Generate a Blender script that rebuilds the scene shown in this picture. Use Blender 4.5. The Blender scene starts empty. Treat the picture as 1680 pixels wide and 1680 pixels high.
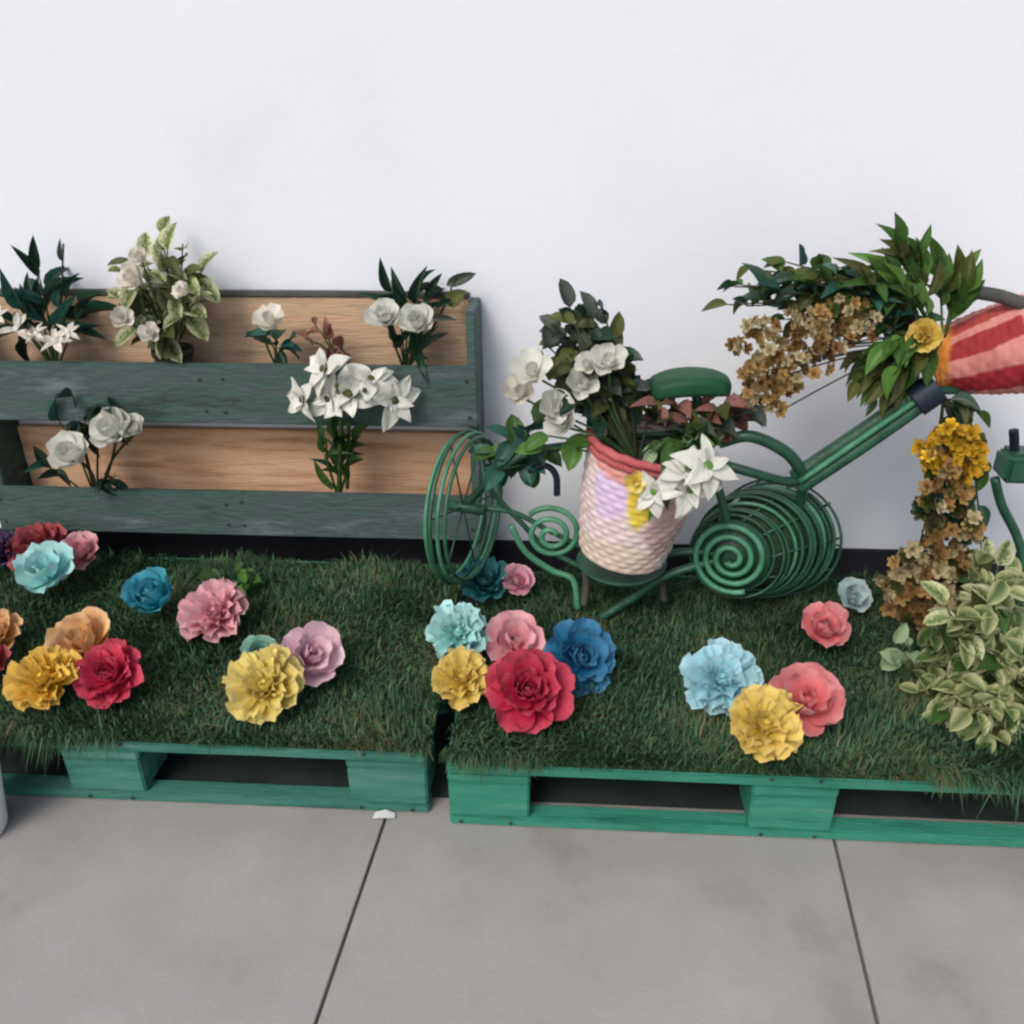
import bpy, bmesh, math, random
import numpy as np
from mathutils import Vector, Matrix, noise
R = random.Random(7)
V = Vector
C = bpy.context.scene.collection
SC = bpy.context.scene

# ------------------------------------------------------------------ camera, sky, sun, exposure
CF = 1474.08
CP, CYAW, CROLL = 0.475126, 0.070074, -0.010072
CAM = V((0.2013, -1.1739, 1.2438))
fw = V((-math.sin(CYAW) * math.cos(CP), math.cos(CYAW) * math.cos(CP), -math.sin(CP)))
rt = V((math.cos(CYAW), math.sin(CYAW), 0))
up = rt.cross(fw)
rt, up = (math.cos(CROLL) * rt + math.sin(CROLL) * up, -math.sin(CROLL) * rt + math.cos(CROLL) * up)
cd = bpy.data.cameras.new('camera')
cam = bpy.data.objects.new('camera', cd)
C.objects.link(cam)
cd.sensor_width = 36
cd.lens = 36 * CF / 1680
cd.clip_start = 0.02
cd.clip_end = 500
cam.matrix_world = Matrix(((rt.x, up.x, -fw.x, CAM.x), (rt.y, up.y, -fw.y, CAM.y), (rt.z, up.z, -fw.z, CAM.z), (0, 0, 0, 1)))
SC.camera = cam

SUN_EL, SUN_AZ = 47, 207           # the light comes from behind the camera's left shoulder, through cloud
w = bpy.data.worlds.new('World')
SC.world = w
w.use_nodes = True
nt = w.node_tree
bg = nt.nodes['Background']
sky = nt.nodes.new('ShaderNodeTexSky')
sky.sky_type = 'NISHITA'
sky.sun_disc = False
sky.sun_elevation = math.radians(SUN_EL)
sky.sun_rotation = math.radians(SUN_AZ)
sky.dust_density = 3.0
hs = nt.nodes.new('ShaderNodeHueSaturation')
hs.inputs['Saturation'].default_value = 0.78
nt.links.new(sky.outputs[0], hs.inputs['Color'])
nt.links.new(hs.outputs[0], bg.inputs['Color'])
bg.inputs['Strength'].default_value = 0.13
sd = bpy.data.lights.new('sun', 'SUN')
sd.energy = 1.25
sd.angle = math.radians(24)
sd.color = (1.0, 0.955, 0.90)
sun = bpy.data.objects.new('sun', sd)
C.objects.link(sun)
az, el = math.radians(SUN_AZ), math.radians(SUN_EL)
sdir = V((math.sin(az) * math.cos(el), math.cos(az) * math.cos(el), math.sin(el)))
sun.rotation_euler = sdir.to_track_quat('Z', 'Y').to_euler()
SC.view_settings.view_transform = 'Standard'
SC.view_settings.look = 'None'
SC.view_settings.gamma = 1
SC.view_settings.use_curve_mapping = False
SC.view_settings.exposure = 0.22
SC.render.engine = 'CYCLES'
SC.cycles.filter_width = 2.4
SC.cycles.max_bounces = 6

# ------------------------------------------------------------------ turning sight lines into places
def ray(px, py):
    return fw + rt * ((px - 840) / CF) - up * ((py - 840) / CF)
def at_y(px, py, y):
    d = ray(px, py)
    return CAM + d * ((y - CAM.y) / d.y)
def at_z(px, py, z):
    d = ray(px, py)
    return CAM + d * ((z - CAM.z) / d.z)
def ppm(p):
    return CF / (V(p) - CAM).dot(fw)

# ------------------------------------------------------------------ materials
def srgb(r, g, b):
    f = lambda c: (c / 255 / 12.92) if c / 255 <= 0.04045 else ((c / 255 + 0.055) / 1.055) ** 2.4
    return (f(r), f(g), f(b), 1)

MATS = {}
def mat(name, cols, scale=20, rough=0.7, bump=0.0, bscale=None, stretch=(1, 1, 1), objvar=0.15, transl=0.0, spec=0.3, detail=6, contrast=(0.3, 0.7)):
    if name in MATS:
        return MATS[name]
    m = bpy.data.materials.new(name)
    m.use_nodes = True
    n, l = m.node_tree.nodes, m.node_tree.links
    p = n['Principled BSDF']
    p.inputs['Roughness'].default_value = rough
    p.inputs['Specular IOR Level'].default_value = spec
    tc = n.new('ShaderNodeTexCoord')
    mp = n.new('ShaderNodeMapping')
    mp.inputs['Scale'].default_value = stretch
    oi = n.new('ShaderNodeObjectInfo')
    off = n.new('ShaderNodeVectorMath')
    off.operation = 'SCALE'
    off.inputs[0].default_value = (13.1, 7.7, 5.3)
    l.new(oi.outputs['Random'], off.inputs['Scale'])
    l.new(off.outputs[0], mp.inputs['Location'])
    l.new(tc.outputs['Object'], mp.inputs['Vector'])
    nz = n.new('ShaderNodeTexNoise')
    nz.inputs['Scale'].default_value = scale
    nz.inputs['Detail'].default_value = detail
    nz.inputs['Roughness'].default_value = 0.62
    l.new(mp.outputs[0], nz.inputs['Vector'])
    cr = n.new('ShaderNodeValToRGB')
    a, b = contrast
    els = cr.color_ramp.elements
    while len(els) < len(cols):
        els.new(0.5)
    for i, c in enumerate(cols):
        els[i].position = a + (b - a) * i / max(1, len(cols) - 1)
        els[i].color = c if len(c) == 4 else (*c, 1)
    l.new(nz.outputs[0], cr.inputs[0])
    hv = n.new('ShaderNodeHueSaturation')
    mr = n.new('ShaderNodeMapRange')
    mr.inputs['To Min'].default_value = 1 - objvar
    mr.inputs['To Max'].default_value = 1 + objvar
    l.new(oi.outputs['Random'], mr.inputs[0])
    l.new(mr.outputs[0], hv.inputs['Value'])
    l.new(cr.outputs[0], hv.inputs['Color'])
    l.new(hv.outputs[0], p.inputs['Base Color'])
    if bump:
        bn = n.new('ShaderNodeTexNoise')
        bn.inputs['Scale'].default_value = bscale or scale * 3
        bn.inputs['Detail'].default_value = 5
        l.new(mp.outputs[0], bn.inputs['Vector'])
        bp = n.new('ShaderNodeBump')
        bp.inputs['Strength'].default_value = bump
        bp.inputs['Distance'].default_value = 0.01
        l.new(bn.outputs[0], bp.inputs['Height'])
        l.new(bp.outputs[0], p.inputs['Normal'])
    if transl:
        tr = n.new('ShaderNodeBsdfTranslucent')
        l.new(hv.outputs[0], tr.inputs['Color'])
        mx = n.new('ShaderNodeMixShader')
        mx.inputs[0].default_value = transl
        l.new(p.outputs[0], mx.inputs[1])
        l.new(tr.outputs[0], mx.inputs[2])
        l.new(mx.outputs[0], n['Material Output'].inputs['Surface'])
    MATS[name] = m
    m['hv'] = hv.name
    m['cr'] = cr.name
    m['nz'] = nz.name
    return m

def margin_mat(name, centre, edge, lo=0.35, hi=0.75):
    """a variegated leaf: green along the midrib, pale towards the margin (uv.x runs -1..1 over 0..1 across the blade)"""
    m = mat(name, centre, scale=9, rough=0.45, transl=0.22, objvar=0.22)
    n, l = m.node_tree.nodes, m.node_tree.links
    uv = n.new('ShaderNodeUVMap')
    sx = n.new('ShaderNodeSeparateXYZ')
    l.new(uv.outputs[0], sx.inputs[0])
    s = n.new('ShaderNodeMath'); s.operation = 'SUBTRACT'; s.inputs[1].default_value = 0.5
    l.new(sx.outputs[0], s.inputs[0])
    a = n.new('ShaderNodeMath'); a.operation = 'ABSOLUTE'
    l.new(s.outputs[0], a.inputs[0])
    k = n.new('ShaderNodeMath'); k.operation = 'MULTIPLY_ADD'; k.inputs[1].default_value = 2.0
    nz = n[m['nz']]
    h = n.new('ShaderNodeMath'); h.operation = 'MULTIPLY_ADD'; h.inputs[1].default_value = 2.2; h.inputs[2].default_value = -1.1
    l.new(nz.outputs[0], h.inputs[0])
    l.new(a.outputs[0], k.inputs[0])
    l.new(h.outputs[0], k.inputs[2])
    mr = n.new('ShaderNodeMapRange')
    mr.inputs['From Min'].default_value = lo
    mr.inputs['From Max'].default_value = hi
    l.new(k.outputs[0], mr.inputs[0])
    mix = n.new('ShaderNodeMix'); mix.data_type = 'RGBA'
    mix.inputs[7].default_value = edge
    l.new(mr.outputs[0], mix.inputs[0])
    l.new(n[m['cr']].outputs[0], mix.inputs[6])
    l.new(mix.outputs[2], n[m['hv']].inputs['Color'])
    return m

def pot_mat(name, body, patches, rough=0.75):
    """hand-painted basket: patches of paint at (u, v, radius u, radius v, colour) round the side"""
    m = mat(name, body, scale=14, rough=rough, objvar=0.0)
    n, l = m.node_tree.nodes, m.node_tree.links
    uv = n.new('ShaderNodeUVMap')
    nzs = n[m['nz']]
    last = n[m['cr']].outputs[0]
    for (u, v, ru, rv, col) in patches:
        mp = n.new('ShaderNodeMapping')
        mp.inputs['Location'].default_value = (-u / ru, -v / rv, 0)
        mp.inputs['Scale'].default_value = (1 / ru, 1 / rv, 0)
        l.new(uv.outputs[0], mp.inputs['Vector'])
        ln = n.new('ShaderNodeVectorMath'); ln.operation = 'LENGTH'
        l.new(mp.outputs[0], ln.inputs[0])
        ad = n.new('ShaderNodeMath'); ad.operation = 'MULTIPLY_ADD'; ad.inputs[1].default_value = 0.8
        l.new(nzs.outputs[0], ad.inputs[0])
        l.new(ln.outputs['Value'], ad.inputs[2])
        mr = n.new('ShaderNodeMapRange')
        mr.inputs['From Min'].default_value = 1.42
        mr.inputs['From Max'].default_value = 1.24
        l.new(ad.outputs[0], mr.inputs[0])
        mx = n.new('ShaderNodeMix'); mx.data_type = 'RGBA'
        mx.inputs[7].default_value = col
        l.new(mr.outputs[0], mx.inputs[0])
        l.new(last, mx.inputs[6])
        last = mx.outputs[2]
    l.new(last, n[m['hv']].inputs['Color'])
    return m

M_wall = mat('wall_paint', [(0.745, 0.772, 0.815), (0.81, 0.84, 0.892), (0.838, 0.868, 0.92)], scale=1.7, rough=0.85, bump=0.10, bscale=45, objvar=0, contrast=(0.22, 0.6), detail=9)
M_skirt = mat('skirting_paint', [(0.012, 0.012, 0.017), (0.03, 0.03, 0.037)], scale=8, rough=0.6, objvar=0.1)
M_conc = mat('concrete', [(0.262, 0.246, 0.232), (0.318, 0.299, 0.283), (0.34, 0.321, 0.305), (0.372, 0.352, 0.336)], scale=5, rough=0.9, bump=0.14, bscale=180, objvar=0.05, detail=10)
M_joint = mat('joint_dirt', [(0.09, 0.078, 0.07), (0.16, 0.14, 0.12)], scale=15, rough=1, objvar=0)
M_green = mat('green_pallet_paint', [(0.016, 0.11, 0.072), (0.030, 0.205, 0.138), (0.045, 0.24, 0.165), (0.20, 0.24, 0.17)], contrast=(.28, .80), detail=9, scale=6, rough=0.6, bump=0.35, bscale=40, stretch=(1, 8, 8), objvar=0.2)
M_green2 = mat('faded_green_pallet_paint', [(0.025, 0.10, 0.072), (0.040, 0.185, 0.14), (0.07, 0.22, 0.17), (0.22, 0.25, 0.19)], contrast=(.28, .78), detail=9, scale=6, rough=0.7, bump=0.35, bscale=40, stretch=(1, 8, 8), objvar=0.2)
M_slate = mat('slate_green_board_paint', [(0.042, 0.062, 0.060), (0.060, 0.115, 0.095), (0.075, 0.10, 0.105), (0.15, 0.19, 0.20)], scale=4.5, rough=0.7, bump=0.4, bscale=30, stretch=(1, 3, 4), objvar=0.12, contrast=(.32, .7), detail=8)
M_wood = mat('bare_board_wood', [(0.42, 0.20, 0.10), (0.70, 0.42, 0.25), (0.74, 0.50, 0.33)], scale=4.5, rough=0.8, bump=0.45, bscale=26, stretch=(0.9, 6, 9), objvar=0.12, detail=9)
M_wood2 = mat('weathered_board_wood', [(0.33, 0.22, 0.14), (0.60, 0.42, 0.27), (0.68, 0.40, 0.28)], scale=4.5, rough=0.85, bump=0.45, bscale=26, stretch=(0.9, 6, 9), objvar=0.12, detail=9)
M_dark = mat('dark_raw_timber', [(0.05, 0.05, 0.045), (0.10, 0.10, 0.09)], scale=8, rough=0.9, objvar=0.2)  # plain dark grey, shared by trough floors, edge strip, cross handle, tray legs
M_metal = mat('green_metal_paint', [(0.010, 0.045, 0.026), (0.016, 0.078, 0.044), (0.022, 0.10, 0.056), (0.09, 0.075, 0.045)], contrast=(.3, .78), bump=.2, bscale=90, scale=24, rough=0.42, spec=0.5, objvar=0.25)
M_metall = mat('light_green_metal_paint', [(0.035, 0.15, 0.08), (0.055, 0.215, 0.12), (0.085, 0.27, 0.165), (0.14, 0.15, 0.09)], contrast=(.3, .78), bump=.2, bscale=90, scale=24, rough=0.4, spec=0.5, objvar=0.2)
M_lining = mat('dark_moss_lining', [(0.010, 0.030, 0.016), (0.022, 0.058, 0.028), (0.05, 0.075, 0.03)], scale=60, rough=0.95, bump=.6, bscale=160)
M_navy = mat('navy_cap_plastic', [(0.008, 0.014, 0.026), (0.014, 0.024, 0.042)], scale=20, rough=0.5)
M_saddle = mat('green_saddle_cover', [(0.008, 0.06, 0.026), (0.016, 0.095, 0.042)], scale=18, rough=0.55)
M_stem = mat('plant_stem', [(0.035, 0.075, 0.02), (0.07, 0.13, 0.035)], scale=20, rough=0.6)
M_stemd = mat('dark_plant_stem', [(0.02, 0.028, 0.014), (0.05, 0.05, 0.025)], scale=20, rough=0.6)
M_turf = mat('turf_backing', [(0.010, 0.020, 0.009), (0.022, 0.030, 0.014)], scale=40, rough=1, objvar=0)
M_white = mat('white_plastic', [(0.66, 0.66, 0.64), (0.74, 0.74, 0.72)], scale=9, rough=0.45)
M_potdark = mat('dark_nursery_pot', [(0.03, 0.03, 0.026), (0.055, 0.05, 0.045)], scale=12, rough=0.6)

def petal_mat(name, c, d=0.08, transl=0.08, tip=0.55):
    lo = tuple(x * (1 - d * 1.6) for x in c[:3])
    hi = tuple(min(0.92, x * (1 + d) + 0.012) for x in c[:3])
    m = mat(name, [lo, c[:3], hi], scale=26, rough=0.85, bump=0.5, bscale=110, objvar=0.13, transl=transl, spec=0.1)
    n, l = m.node_tree.nodes, m.node_tree.links      # crepe paper fades to a paler tone at each petal's tip
    uv = n.new('ShaderNodeUVMap'); sx = n.new('ShaderNodeSeparateXYZ'); l.new(uv.outputs[0], sx.inputs[0])
    ad = n.new('ShaderNodeMath'); ad.operation = 'MULTIPLY_ADD'; ad.inputs[1].default_value = 0.7
    l.new(n[m['nz']].outputs[0], ad.inputs[0]); l.new(sx.outputs[1], ad.inputs[2])
    mr = n.new('ShaderNodeMapRange'); mr.inputs['From Min'].default_value = 0.85; mr.inputs['From Max'].default_value = 1.45; mr.inputs['To Max'].default_value = tip
    l.new(ad.outputs[0], mr.inputs[0])
    mx = n.new('ShaderNodeMix'); mx.data_type = 'RGBA'
    mx.inputs[7].default_value = (*[x + (0.86 - x) * k for x, k in zip(c[:3], (0.75, 0.6, 0.55))], 1)
    l.new(mr.outputs[0], mx.inputs[0]); l.new(n[m['cr']].outputs[0], mx.inputs[6]); l.new(mx.outputs[2], n[m['hv']].inputs['Color'])
    return m
PM = dict(
    crimson=petal_mat('crimson_paper', (0.72, 0.030, 0.095), tip=0.2), yellow=petal_mat('yellow_paper', (0.99, 0.71, 0.12), tip=.35),
    amber=petal_mat('amber_paper', (0.99, 0.63, 0.055), tip=.3), lemon=petal_mat('lemon_paper', (0.98, 0.77, 0.17), tip=.4),
    orange=petal_mat('orange_paper', (0.95, 0.52, 0.18)), pink=petal_mat('pink_paper', (0.95, 0.41, 0.45)),
    coral=petal_mat('coral_paper', (0.90, 0.24, 0.26), tip=.45), blush=petal_mat('blush_paper', (0.97, 0.62, 0.71)),
    rose=petal_mat('rose_paper', (0.85, 0.36, 0.48)), teal=petal_mat('teal_paper', (0.04, 0.50, 0.62), tip=.2),
    deepteal=petal_mat('deep_teal_paper', (0.008, 0.18, 0.21), tip=.12), blue=petal_mat('blue_paper', (0.022, 0.27, 0.50), tip=.15),
    aqua=petal_mat('aqua_paper', (0.42, 0.88, 0.84)), sky=petal_mat('sky_blue_paper', (0.40, 0.83, 0.93)),
    mint=petal_mat('mint_paper', (0.42, 0.62, 0.62)), maroon=petal_mat('maroon_paper', (0.44, 0.05, 0.06), tip=.2),
    purple=petal_mat('purple_paper', (0.075, 0.028, 0.11), tip=.12), green=petal_mat('green_paper', (0.16, 0.50, 0.38)),
    white=petal_mat('white_petal', (0.88, 0.88, 0.79), d=0.03, transl=0.1, tip=0), cream=petal_mat('cream_petal', (0.88, 0.83, 0.72), d=0.04, transl=0.1, tip=0),
    gold=petal_mat('gold_floret', (0.66, 0.40, 0.035), d=0.3), tan=petal_mat('tan_floret', (0.50, 0.32, 0.12), d=0.3), brown=petal_mat('brown_floret', (0.28, 0.155, 0.06), d=0.3),
    buff=petal_mat('buff_floret', (0.58, 0.48, 0.28), d=0.3))
LM = dict(
    dark=mat('dark_leaf', [(0.010, 0.034, 0.020), (0.026, 0.066, 0.040)], scale=9, rough=0.4, objvar=0.35, transl=0.12),
    teal=mat('teal_leaf', [(0.018, 0.075, 0.056), (0.045, 0.14, 0.105)], scale=9, rough=0.45, objvar=0.3, transl=0.15),
    green=mat('green_leaf', [(0.030, 0.085, 0.018), (0.070, 0.150, 0.035)], scale=9, rough=0.42, objvar=0.35, transl=0.22),
    bright=mat('bright_leaf', [(0.075, 0.19, 0.035), (0.13, 0.27, 0.06)], scale=9, rough=0.45, objvar=0.3, transl=0.25),
    olive=mat('olive_leaf', [(0.050, 0.062, 0.014), (0.105, 0.115, 0.032)], scale=9, rough=0.5, objvar=0.3, transl=0.2),
    grey=mat('grey_green_leaf', [(0.042, 0.056, 0.045), (0.095, 0.115, 0.09)], scale=9, rough=0.55, objvar=0.3, transl=0.15),
    red=mat('dry_red_leaf', [(0.17, 0.065, 0.05), (0.32, 0.16, 0.12)], scale=9, rough=0.6, objvar=0.3, transl=0.2),
    pale=mat('pale_mint_leaf', [(0.22, 0.34, 0.17), (0.34, 0.46, 0.27)], scale=9, rough=0.55, objvar=0.15, transl=0.2),
    varieg=margin_mat('variegated_leaf', [(0.065, 0.11, 0.02), (0.14, 0.19, 0.045)], (0.60, 0.61, 0.38, 1), lo=.15, hi=.85),
    varieg2=margin_mat('cream_edged_leaf', [(0.06, 0.12, 0.03), (0.17, 0.23, 0.07)], (0.56, 0.57, 0.29, 1), lo=0.15, hi=0.95))

# ------------------------------------------------------------------ object helpers
def tag(o, label=None, cat=None, group=None, kind=None):
    if label: o['label'] = label
    if cat: o['category'] = cat
    if group: o['group'] = group
    if kind: o['kind'] = kind
    return o
def link(name, me, material=None, parent=None, loc=None, m=None):
    o = bpy.data.objects.new(name, me)
    C.objects.link(o)
    if parent is not None:
        o.parent = parent
    if me is not None and material is not None:
        if not me.materials:
            me.materials.append(material)
        elif me.materials[0] != material:
            o.material_slots[0].link = 'OBJECT'
            o.material_slots[0].material = material
    if loc is not None:
        o.location = loc
    if m is not None:
        o.matrix_basis = m
    return o
def thing(name, loc, label, cat, group=None):
    o = bpy.data.objects.new(name, None)
    C.objects.link(o)
    o.empty_display_size = 0.02
    o.location = loc
    return tag(o, label, cat, group)
def smooth(me):
    me.polygons.foreach_set('use_smooth', [True] * len(me.polygons))
    return me
def mesh(name, vs, fs, sm=True):
    me = bpy.data.meshes.new(name)
    me.from_pydata([tuple(v) for v in vs], [], fs)
    me.update()
    return smooth(me) if sm else me
def box_mesh(name, sx, sy, sz, bev=0.003, seg=2, warp=0.0, seed=0):
    bm = bmesh.new()
    bmesh.ops.create_cube(bm, size=1)
    bmesh.ops.scale(bm, vec=(sx, sy, sz), verts=bm.verts)
    if warp:
        long = [e for e in bm.edges if e.calc_length() > 0.3]
        if long:
            bmesh.ops.subdivide_edges(bm, edges=long, cuts=7, use_grid_fill=True)
    if bev:
        sharp = [e for e in bm.edges if len(e.link_faces) == 2 and e.calc_face_angle(0) > 0.5]
        bmesh.ops.bevel(bm, geom=sharp, offset=bev, segments=seg, affect='EDGES', clamp_overlap=True)
    if warp:
        for v in bm.verts:
            n = noise.noise_vector(V((v.co.x * 4 + seed * 3.7, v.co.y * 4, v.co.z * 4 + seed)))
            v.co += n * warp
    me = bpy.data.meshes.new(name)
    bm.to_mesh(me)
    bm.free()
    return me
def catmull(pts, n=8):
    P = [V(p) for p in pts]
    if len(P) < 3:
        return [P[0].lerp(P[-1], i / n) for i in range(n + 1)]
    out = []
    Q = [2 * P[0] - P[1]] + P + [2 * P[-1] - P[-2]]
    for i in range(1, len(Q) - 2):
        a, b, c, d = Q[i - 1:i + 3]
        for k in range(n):
            t = k / n
            out.append(0.5 * ((2 * b) + (c - a) * t + (2 * a - 5 * b + 4 * c - d) * t * t + (3 * b - a - 3 * c + d) * t ** 3))
    out.append(P[-1])
    return out
def tube_mesh(name, path, r, seg=8, closed=False, r1=None):
    P = [V(p) for p in path]
    n = len(P)
    vs, fs = [], []
    t0 = (P[1] - P[0]).normalized()
    nrm = t0.orthogonal().normalized()
    for i, p in enumerate(P):
        if closed:
            t = (P[(i + 1) % n] - P[i - 1]).normalized()
        else:
            t = (P[min(i + 1, n - 1)] - P[max(i - 1, 0)]).normalized()
        nrm = (nrm - t * nrm.dot(t)).normalized()
        b = t.cross(nrm)
        rr = r if r1 is None else r + (r1 - r) * i / (n - 1)
        for k in range(seg):
            a = 2 * math.pi * k / seg
            vs.append(p + (nrm * math.cos(a) + b * math.sin(a)) * rr)
    for i in range(n if closed else n - 1):
        j = (i + 1) % n
        for k in range(seg):
            k2 = (k + 1) % seg
            fs.append((i * seg + k, i * seg + k2, j * seg + k2, j * seg + k))
    if not closed:
        fs.append(tuple(range(seg - 1, -1, -1)))
        fs.append(tuple(range((n - 1) * seg, n * seg)))
    return mesh(name, vs, fs)
def tube(name, pts, r, material, parent, n=8, seg=8, r1=None, closed=False, fit=True):
    base = parent.location if parent is not None else V((0, 0, 0))
    path = catmull(pts, n) if fit else pts
    return link(name, tube_mesh(name, [V(p) - base for p in path], r, seg, closed, r1), material, parent)
def ring_pts(c, axis, r, n=40):
    a = V(axis).normalized()
    x = a.orthogonal().normalized()
    y = a.cross(x)
    return [V(c) + (x * math.cos(t) + y * math.sin(t)) * r for t in [2 * math.pi * i / n for i in range(n)]]
def frame(loc, d, n, sx=1, sy=1, sz=1):
    """matrix whose local y runs along d and whose z leans to n"""
    d = V(d).normalized()
    n = V(n)
    x = d.cross(n)
    if x.length < 1e-4:
        x = d.orthogonal()
    x.normalize()
    z = x.cross(d)
    return Matrix(((x.x * sx, d.x * sy, z.x * sz, loc[0]), (x.y * sx, d.y * sy, z.y * sz, loc[1]), (x.z * sx, d.z * sy, z.z * sz, loc[2]), (0, 0, 0, 1)))

# leaf and petal shapes, unit length along +y, shared by every copy
def blade(name, prof, nu, nv, fold, droop, wav=0.0, cup=0.0, side=0.0, seed=1):
    rr = random.Random(seed)
    ph = rr.random() * 6
    vs, fs, uvs = [], [], []
    for j in range(nv + 1):
        v = j / nv
        wd = prof(v) * 0.5
        for i in range(nu + 1):
            u = -1 + 2 * i / nu
            z = fold * abs(u) * wd - droop * v * v + wav * math.sin(u * 4.4 + v * 7 + ph) * v + cup * (v * v * 0.5 + u * u * wd)
            if wav:
                z += wav * 0.6 * math.cos(u * 9 + ph) * v ** 3
            y = v * (1 - 0.12 * droop) - (0.10 * u * u * v if cup else 0) + (wav * 0.28 * math.sin(u * 7 + ph) * v * v)
            vs.append((u * wd + side * v * v, y, z))
            uvs.append((i / nu, v))
    for j in range(nv):
        for i in range(nu):
            a = j * (nu + 1) + i
            fs.append((a, a + 1, a + nu + 2, a + nu + 1))
    me = mesh(name, vs, fs)
    ul = me.uv_layers.new(name='UVMap')
    for lp in me.loops:
        ul.data[lp.index].uv = uvs[lp.vertex_index]
    return me
lance = lambda v: 0.02 + math.sin(math.pi * min(1, v ** 0.75)) ** 0.9
oval = lambda v: 0.03 + math.sin(math.pi * v ** 0.85) ** 0.6
strap = lambda v: (0.55 + 0.45 * math.sin(math.pi * v)) * (1 - v ** 5) + 0.02
ptl = lambda v: 0.22 + 0.78 * math.sin(math.pi * 0.5 * min(1, v * 1.25)) * (1 - max(0, v - 0.8) * 1.4)
LEAF = dict(
    lance=[blade('leaf', lance, 4, 6, 0.5, d, seed=i, side=s) for i, (d, s) in enumerate([(0.15, 0.05), (0.35, -0.06), (0.0, 0.0), (0.5, 0.08)])],
    oval=[blade('leaf', oval, 4, 6, 0.35, d, wav=0.03, seed=i + 9, side=s) for i, (d, s) in enumerate([(0.1, 0), (0.3, 0.05), (0.2, -0.05)])],
    strap=[blade('leaf', strap, 2, 9, 0.5, d, seed=i + 20, side=s) for i, (d, s) in enumerate([(0.15, 0.05), (0.5, -0.05), (0.02, 0.1)])])
PETAL = dict(
    crepe=[blade('petal', ptl, 6, 6, 0, -0.05, wav=0.07, cup=0.45, seed=i + 40) for i in range(4)],
    frill=[blade('petal', lambda v: 0.16 + 0.84 * min(1, v * 1.1), 6, 5, 0, -0.02, wav=0.085, cup=0.4, seed=i + 140) for i in range(4)],
    soft=[blade('petal', ptl, 6, 7, 0, -0.02, wav=0.02, cup=0.6, seed=i + 60) for i in range(3)],
    lily=[blade('petal', lambda v: 0.05 + math.sin(math.pi * v ** 0.8) ** 0.9, 6, 9, 0.12, d, wav=0.045, seed=i + 80, side=sd_) for i, (d, sd_) in enumerate([(0.32, .05), (0.12, -.06), (0.5, .02), (.25, -.1)])])
def bud_mesh():
    bm = bmesh.new()
    bmesh.ops.create_icosphere(bm, subdivisions=2, radius=1)
    for v in bm.verts:
        v.co *= 1 + 0.22 * noise.noise(v.co * 2.7)
    me = bpy.data.meshes.new('bud')
    bm.to_mesh(me); bm.free()
    return smooth(me)
BUD = bud_mesh()

RINGS = dict(
    frill=[(11, 2, 1.0, 0.60), (10, 17, 0.93, 0.56), (9, 33, 0.80, 0.54), (8, 50, 0.64, 0.5), (6, 68, 0.48, 0.46)],
    pom=[(8, 6, 1.0, 0.80), (8, 30, 0.92, 0.74), (7, 52, 0.78, 0.66), (6, 68, 0.62, 0.56), (4, 80, 0.48, 0.5)],
    cup=[(6, 38, 1.0, 0.95), (6, 58, 0.95, 0.85), (4, 72, 0.8, 0.7)],
    fan=[(5, 18, 1.0, 1.0), (5, 45, 0.95, 0.9), (3, 66, 0.75, 0.7)],
    white=[(6, 22, 1.0, 0.95), (5, 50, 0.85, 0.9), (4, 72, 0.68, 0.8)])
def petals(parent, base, rad, nrm, ring, material, kind='crepe', squash=1.0, core=None):
    """whorls of petals round the axis nrm at base, in parent's own axes; every petal is an object"""
    n = V(nrm).normalized()
    x = V((1, 0, 0)) - n * n.x
    x.normalize()
    y = n.cross(x)
    for (cnt, elev, ln, wd) in RINGS[ring]:
        a0 = R.random() * 6.28
        for k in range(cnt):
            a = a0 + 2 * math.pi * k / cnt + R.uniform(-.16, .16)
            e = math.radians(elev + R.uniform(-7, 7))
            rd = x * math.cos(a) + y * math.sin(a) * squash
            d = rd * math.cos(e) + n * math.sin(e)
            L = rad * ln * R.uniform(.9, 1.1)
            W = rad * ln * wd * R.uniform(.92, 1.15)
            nn = n * math.cos(e) - rd * math.sin(e)
            link('petal', R.choice(PETAL[kind]), material, parent, m=frame(V(base) + rd * rad * 0.03, d, nn, W, L, L))
    c = rad * 0.16
    link('flower_centre', BUD, core or material, parent, m=Matrix.Translation(V(base) + n * rad * 0.30) @ Matrix.Diagonal((c, c, c, 1)))

# ------------------------------------------------------------------ setting: ground, wall
g = link('ground', mesh('ground', [(-60, -60, -.008), (60, -60, -.008), (60, 60, -.008), (-60, 60, -.008)], [(0, 1, 2, 3)], False), M_joint)
tag(g, kind='structure')
SR = Matrix.Rotation(math.radians(-3.9), 4, 'Z')
i = 0
for gx in range(-6, 7):
    for gy in range(-3, 2):
        sm = box_mesh('concrete_slab', 0.7945, 1.6945, 0.05, 0.0015, 1) if i == 0 else sm
        i += 1
        c = SR @ V((-0.119 + 0.4 + 0.8 * gx, -0.03 + 0.85 - 0.85 + 1.7 * gy + 0.15, -0.0252))
        link('concrete_slab', sm, M_conc, g, m=Matrix.Translation(c) @ SR)
WY = 0.815
wl = link('wall', box_mesh('wall', 14, 0.2, 4.2, 0), M_wall, loc=(0, WY + 0.1, 2.08))
tag(wl, 'plain white painted wall behind the pallets and flowers', 'wall')
link('skirting', box_mesh('skirting', 14, 0.014, 0.16, 0.003), M_skirt, wl, loc=(0, -0.1075, -2.02))

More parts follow.
